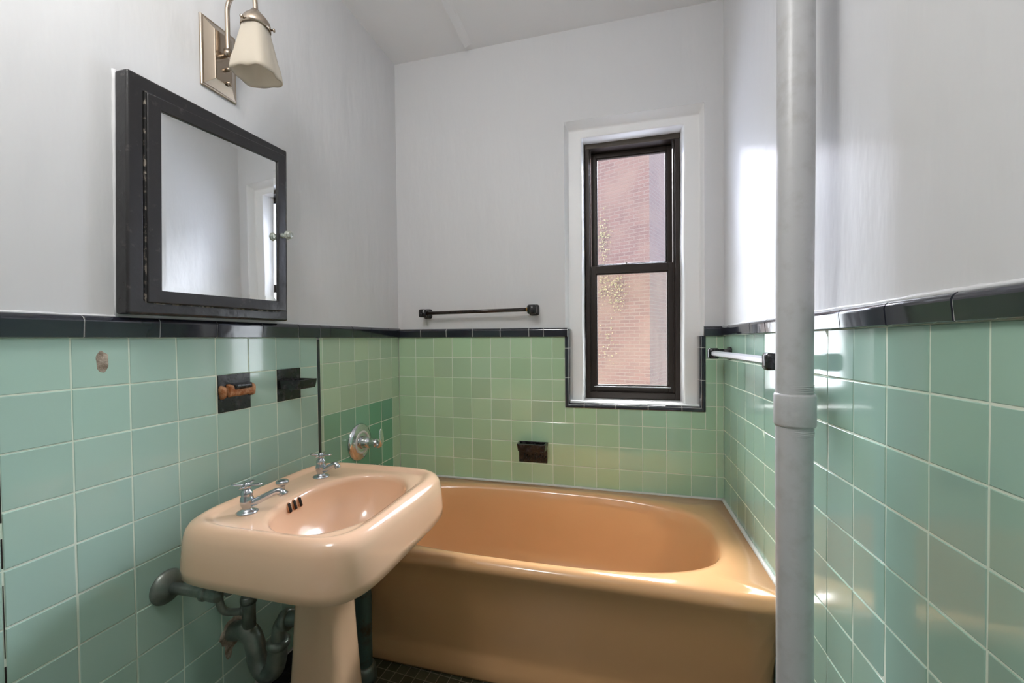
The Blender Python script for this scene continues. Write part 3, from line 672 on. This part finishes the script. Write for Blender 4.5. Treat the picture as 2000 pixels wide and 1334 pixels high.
bm = bmesh.new(); box(bm, (U+TH+0.005, kn-0.005, kz-0.004), (U+TH+0.010, kn+0.012, kz+0.004)); obj('knob_plate', ajar(bm), WORN, door, bevel=0.001)

# ------------------------------------------------------------------ sconce
sc = thing('wall_sconce', (-DL, 0.932, H+0.78), 'brushed nickel wall sconce with frosted square bell shade', 'wall lamp')
bm = bmesh.new(); a0, a1, b0, b1 = 0.879, 0.986, 0.686, 0.876
def rc(i, u): return [(u, a0+i, H+b0+i), (u, a1-i, H+b0+i), (u, a1-i, H+b1-i), (u, a0+i, H+b1-i)]
rings(bm, [rc(0, U), rc(0, U+0.005), rc(0.003, U+0.0075), rc(0.007, U+0.008), rc(0.026, U+0.020), rc(0.028, U+0.0225), rc(0.032, U+0.0225)]); obj('back_plate', bm, NICKEL, sc, bevel=0.0008, seg=1)
for zz_ in (0.755, 0.716):
    bm = bmesh.new(); lathe(bm, [(0.0, 0), (0.0055, 0), (0.0045, 0.005), (0.006, 0.009), (0.004, 0.013), (0.0, 0.014)], (U+0.0225, 0.940, H+zz_), (1, 0, 0), seg=16)
    obj('finial', bm, NICKEL, sc, smooth=True)
bm = bmesh.new(); au, an = -1.036, 0.930; R = 0.048
pts = [(U+0.02, an, H+0.786), (au-0.006, an, H+0.787), (au, an, H+0.795), (au, an, H+0.83), (au, an, H+0.885)]
pts += [(au+R-R*math.cos(math.pi*k/10), an, H+0.905+R*math.sin(math.pi*k/10)) for k in range(0, 11)]
pts += [(au+2*R, an, H+0.885)]
tube(bm, pts, 0.0062, 18, 3); tube(bm, [(au, an, H+0.782), (au, an, H+0.800)], 0.0105, 16); obj('arm', bm, NICKEL, sc, smooth=True)
su = au+2*R
bm = bmesh.new(); lathe(bm, [(0.0, 0.046), (0.010, 0.046), (0.014, 0.040), (0.027, 0.026), (0.035, 0.014), (0.0365, 0.006), (0.0365, -0.004), (0.034, -0.004), (0.032, 0.004), (0.0, 0.008)], (su, an, H+0.842), seg=40)
for q in (0.5, 2.6, 4.7): lathe(bm, [(0.0, 0), (0.0025, 0), (0.0025, 0.006), (0.005, 0.007), (0.004, 0.011), (0.0, 0.012)], (su+0.036*math.cos(q), an+0.036*math.sin(q), H+0.842), (math.cos(q), math.sin(q), 0), seg=10)
obj('shade_cap', bm, NICKEL, sc, smooth=True)
bm = bmesh.new()
def shp(a, z, half, wave, p): 
    out = []
    for k in range(80):
        t = 2*math.pi*k/80+math.radians(12)
        x, y = se(t-math.radians(12), half, half, p)
        ca, sa = math.cos(math.radians(12)), math.sin(math.radians(12))
        w = wave*math.cos(8*t)
        out.append((su+(x*ca-y*sa)*(1+w*0.6), an+(x*sa+y*ca)*(1+w*0.6), H+z+wave*0.05*math.cos(8*t)))
    return out
prof = [(0.842, 0.030, 0.0, 2.6), (0.836, 0.031, 0.0, 3.0), (0.822, 0.033, 0.008, 3.6), (0.79, 0.0385, 0.010, 4.4), (0.762, 0.0435, 0.012, 4.6), (0.742, 0.0490, 0.015, 4.6), (0.722, 0.0515, 0.022, 4.6), (0.712, 0.0520, 0.03, 4.6)]
outer = [shp(0, z, h, w, p) for z, h, w, p in prof]; inner = [shp(0, z, h-0.003, w, p) for z, h, w, p in prof[::-1]]
rings(bm, outer+inner, False, False); obj('lamp_shade', bm, FROST, sc, smooth=True)

# ------------------------------------------------------------------ towel bars
tb = thing('towel_bar', (-0.653, DB, H+0.12), 'black ceramic towel bar on the white far wall', 'towel bar', )
def post_back(u, big, z):
    bm = bmesh.new(); w = 0.022
    L = []
    for d, s in ((0, 1.0), (0.006, 1.0), (0.014, 0.72), (0.038, 0.62), (0.044, 0.80), (0.068, 0.82), (0.072, 0.7)):
        hw = w*s if not big else 0.024*s
        L.append(loop(u, H+z, hw, hw*1.08, 0, 5, [2*math.pi*k/32 for k in range(32)])); L[-1] = [(x, DB-d, y) for x, y, _ in L[-1]]
    rings(bm, L); return bm
zt0, zt1 = 0.119, 0.124
obj('post', post_back(-0.910, False, zt0), CERAM, tb, smooth=True, bevel=0); obj('post', post_back(-0.374, True, zt1), CERAM, tb, smooth=True)
bm = bmesh.new(); tube(bm, [(-0.90, DB-0.056, H+zt0), (-0.382, DB-0.056, H+zt1)], 0.0085, 14); obj('bar', bm, BARDK, tb, smooth=True)
bm = bmesh.new(); tube(bm, [(-0.400, DB-0.056, H+zt1), (-0.386, DB-0.056, H+zt1)], 0.0095, 14); tag(obj('brass_sleeve', bm, BRASS, tb, smooth=True), 'brass sleeve at one end')
t2 = thing('towel_bar', (DR, 1.48, H-0.08), 'pale grey towel bar on black posts over green tiles', 'towel bar')
def post_right(n, z):
    bm = bmesh.new(); L = []
    for d, hn, hz in ((0, 0.025, 0.025), (0.007, 0.025, 0.025), (0.011, 0.016, 0.018), (0.042, 0.015, 0.017), (0.048, 0.019, 0.021), (0.076, 0.019, 0.021), (0.080, 0.015, 0.017)):
        q = loop(n, H+z, hn, hz, 0, 6, [2*math.pi*k/40 for k in range(40)]); L.append([(DR-d, a, b_) for a, b_, _ in q])
    rings(bm, L); return bm
obj('post', post_right(1.80, -0.0725), CERAM, t2, smooth=True); obj('post', post_right(1.145, -0.066), CERAM, t2, smooth=True)
bm = bmesh.new(); L = []
for n, z in ((1.785, -0.0725), (1.16, -0.066)): L.append([(DR-0.062+0.0115*math.cos(math.radians(a)), n, H+z+0.0115*math.sin(math.radians(a))) for a in (30, 90, 150, 210, 270, 330)])
rings(bm, L); tag(obj('bar', bm, GREYBAR, t2, bevel=0.0012), 'pale grey six-sided bar')

# ------------------------------------------------------------------ shower valve
sv = thing('shower_valve', (-DL, 1.556, H-0.443), 'chrome single lever shower valve on the tiled wall above the tub', 'shower valve')
vo = (-DL+0.0005, 1.556, H-0.443)
bm = bmesh.new(); lathe(bm, [(0.0, 0), (0.079, 0), (0.080, 0.003), (0.075, 0.010), (0.062, 0.015), (0.050, 0.016), (0.048, 0.017), (0.030, 0.018), (0.0, 0.018)], vo, (1, 0, 0), seg=64); obj('escutcheon', bm, CHROME, sv, smooth=True)
bm = bmesh.new(); lathe(bm, [(0.040, 0.0165), (0.041, 0.020), (0.0485, 0.020), (0.0495, 0.0165)], vo, (1, 0, 0), seg=64); tag(obj('white_ring', bm, WHITEP, sv, smooth=True), 'white plastic ring')
bm = bmesh.new(); lathe(bm, [(0.0, 0.017), (0.027, 0.017), (0.026, 0.030), (0.022, 0.040), (0.021, 0.052), (0.0, 0.052)], vo, (1, 0, 0), seg=40); obj('stem', bm, CHROME, sv, smooth=True)
bm = bmesh.new(); hu = -DL+0.048
lathe(bm, [(0.0, 0.0), (0.017, 0.0), (0.0205, 0.006), (0.0205, 0.020), (0.0200, 0.034), (0.0180, 0.046), (0.0, 0.050)], (hu, 1.556, H-0.443), (1, 0, 0), seg=32)
L = []
for t, du, dz, w, th in ((0, 0.026, -0.014, 0.010, 0.006), (0.15, 0.040, -0.018, 0.016, 0.009), (0.3, 0.056, -0.010, 0.017, 0.0085), (0.5, 0.063, 0.012, 0.0165, 0.006), (0.7, 0.061, 0.034, 0.015, 0.005), (0.85, 0.058, 0.050, 0.012, 0.0045), (0.95, 0.060, 0.060, 0.008, 0.004), (1, 0.062, 0.064, 0.003, 0.002)):
    L.append([(hu+du+th*math.sin(q)*0.9, 1.556+w*math.cos(q), H-0.443+dz-th*0.5*math.sin(q)) for q in [2*math.pi*j/24 for j in range(24)]])
rings(bm, L); obj('lever', bm, CHROME, sv, smooth=True, subsurf=1)

# ------------------------------------------------------------------ ceramic fittings set into the tiles
def plate(u, a, b_, mtl, parent, name='plate'):
    bm = bmesh.new(); box(bm, (u-0.006, a[0], a[1]), (u+0.0015, b_[0], b_[1])); return obj(name, bm, mtl, parent, bevel=0.0015)
x1 = thing('toothbrush_holder', (-DL, 0.963, H-0.152), 'broken black ceramic wall fitting with rusty stub', 'wall fitting')
plate(-DL, (0.910, H-0.2045), (1.016, H-0.0985), CERAM, x1)
bm = bmesh.new()
L = []
for d, z0, z1 in ((0.001, -0.158, -0.125), (0.008, -0.163, -0.128), (0.016, -0.160, -0.131), (0.018, -0.155, -0.140)):
    L.append([(-DL+d, a, H+z) for a, z in ((0.934, z0), (1.010, z0), (1.010, z1), (0.934, z1))])
rings(bm, L); tag(obj('broken_ledge', bm, RUST, x1, bevel=0.003), 'rusty orange broken ledge')
bm = bmesh.new(); L = []
for d, z0, z1, a0_, a1_ in ((0.001, -0.140, -0.124, 0.944, 1.010), (0.019, -0.142, -0.126, 0.948, 1.006), (0.022, -0.137, -0.130, 0.952, 1.000)):
    L.append([(-DL+d, a, H+z) for a, z in ((a0_, z0), (a1_, z0), (a1_, z1), (a0_, z1))])
rings(bm, L); obj('ceramic_lip', bm, CERAM, x1, bevel=0.002)
for cy, ry in ((0.918, 0.007), (1.014, 0.006)):
    bm = bmesh.new(); L = []
    for d, s in ((0.0, 1.1), (0.010, 1.0), (0.016, 0.75), (0.019, 0.3)):
        L.append([(-DL+0.0+d+0.002, cy+ry*s*math.cos(q)*(1+0.2*math.sin(3*q)), H-0.147+0.021*s*math.sin(q)*(1+0.15*math.cos(2*q))) for q in [2*math.pi*j/16 for j in range(16)]])
    rings(bm, L); tag(obj('rusty_stub', bm, RUST, x1, smooth=True), 'rusty broken side stub')
x2 = thing('soap_dish', (-DL, 1.171, H-0.152), 'black ceramic tray dish jutting from mint tiles over the sink', 'soap dish')
plate(-DL, (1.119, H-0.2045), (1.2225, H-0.0985), CERAM, x2)
bm = bmesh.new()
def tray(bm, P, w, dep, h, wall, drop=0.01):
    """P(a, d, z): a across, d out of wall"""
    o = [(-w/2, 0), (w/2, 0), (w/2*0.94, dep), (-w/2*0.94, dep)]; i = [(-w/2+wall, 0.004), (w/2-wall, 0.004), (w/2*0.94-wall, dep-wall), (-w/2*0.94+wall, dep-wall)]
    sh = lambda q, s: [(a*s, d*s+(0.0 if s == 1 else 0)) for a, d in q]
    L = [[P(a, d, -h+drop*0) for a, d in sh(o, 0.93)], [P(a, d, 0) for a, d in o], [P(a, d, 0) for a, d in i], [P(a*0.95, d, -h*0.7) for a, d in i]]
    rings(bm, L)
tray(bm, lambda a, d, z: (-DL+d, 1.171+a, H-0.134+z), 0.094, 0.076, 0.030, 0.007)
obj('tray', bm, CERAM, x2, bevel=0.003, seg=3)
x3 = thing('soap_dish', (-0.386, DB, H-0.54), 'black ceramic soap dish set in the tiles above the tub', 'soap dish')
bm = bmesh.new(); box(bm, (-0.4535, DB-0.0015, H-0.587), (-0.3185, DB+0.006, H-0.490)); obj('plate', bm, CERAM, x3, bevel=0.0015)
bm = bmesh.new(); tray(bm, lambda a, d, z: (-0.384+a, DB-d, H-0.488+z), 0.140, 0.062, 0.034, 0.009); obj('tray', bm, CERAM, x3, bevel=0.006, seg=4)
bm = bmesh.new(); L = []
for k in range(9):
    a = -0.435+0.0125*k
    tube(bm, [(a, DB-0.002, H-0.577+0.004*(k % 2)), (a+0.004, DB-0.007, H-0.566), (a+0.010, DB-0.002, H-0.548-0.004*(k % 3))], 0.0032, 8, 3)
tag(obj('drainage_ribs', bm, CERAM, x3, smooth=True), 'moulded ribs below the dish')

# ------------------------------------------------------------------ outside
bd = thing('brick_building', (0.63, 9.0, -4), 'sunlit brick building with a shaded side seen through the window', 'building')
BR = brick_mat()
def brick_wall(name, p0, d, length, z0, z1, label, thick):
    bm = bmesh.new(); uv = bm.loops.layers.uv.new('UVMap'); p0 = Vector(p0); d = Vector(d).normalized(); nn = Vector((d.y, -d.x, 0))
    if nn.y > 0 and name == 'front_wall': nn = -nn
    v = []
    for off in (0, -thick):
        q = nn*off
        v.append([bm.verts.new(p0+q+Vector((0, 0, z0))), bm.verts.new(p0+d*length+q+Vector((0, 0, z0))), bm.verts.new(p0+d*length+q+Vector((0, 0, z1))), bm.verts.new(p0+q+Vector((0, 0, z1)))])
    a, b_ = v
    faces = [a, b_[::-1]]+[(a[k], b_[k], b_[(k+1) % 4], a[(k+1) % 4]) for k in range(4)]
    for q in faces:
        f = bm.faces.new(q)
        for lp in f.loops:
            r = lp.vert.co-p0; lp[uv].uv = (Vector((r.x, r.y, 0)).dot(d)+Vector((r.x, r.y, 0)).dot(nn), r.z)
    return tag(obj(name, bm, BR, bd), label)
brick_wall('front_wall', (0.63, 9.0, 0), (-0.918, 0.397, 0), 3.35, -6, 10, 'sunlit red brick front', 0.3)
brick_wall('side_wall', (0.749, 9.2754, 0), (0.397, 0.918, 0), 30, -6, 10, 'shaded brick side', 0.3)
bm = bmesh.new(); rl_ = random.Random(5)
def leaf(bm, p, s, nrm):
    a = Vector((rl_.uniform(-1, 1), rl_.uniform(-1, 1), rl_.uniform(-1, 1))).normalized(); t1 = nrm.cross(a).normalized(); t2 = (nrm+a*0.6).cross(t1).normalized()
    vs = [bm.verts.new(p+t1*x*s+t2*y*s+nrm*z*s) for x, y, z in ((0, -1, 0), (0.5, -0.2, 0.15), (0, 1, 0), (-0.5, -0.2, 0.15))]
    bm.faces.new(vs)
fd = Vector((-0.918, 0.397, 0)); fn = Vector((-0.397, -0.918, 0))
for (t, z, rt, rz, n_) in ((0.98, 3.25, 0.12, 0.55, 150), (0.72, 2.1, 0.22, 0.35, 170), (1.0, 2.35, 0.12, 0.35, 60), (0.9, 1.0, 0.2, 0.5, 40)):
    for k in range(n_):
        tt, zz2 = rl_.gauss(t, rt*0.6), rl_.gauss(z, rz*0.6)
        leaf(bm, Vector((0.63, 9.0, 0))+fd*tt+fn*rl_.uniform(0.02, 0.12)+Vector((0, 0, zz2)), rl_.uniform(0.012, 0.028), fn)
VINE = mat('vine_leaf', (0.060, 0.056, 0.018), 0.6, vary=(8, (0.075, 0.058, 0.022), 0.4, 0.6))
tag(obj('climbing_vine', bm, VINE), 'sparse yellow green vine leaves on the brick building', 'vine', kind='stuff')
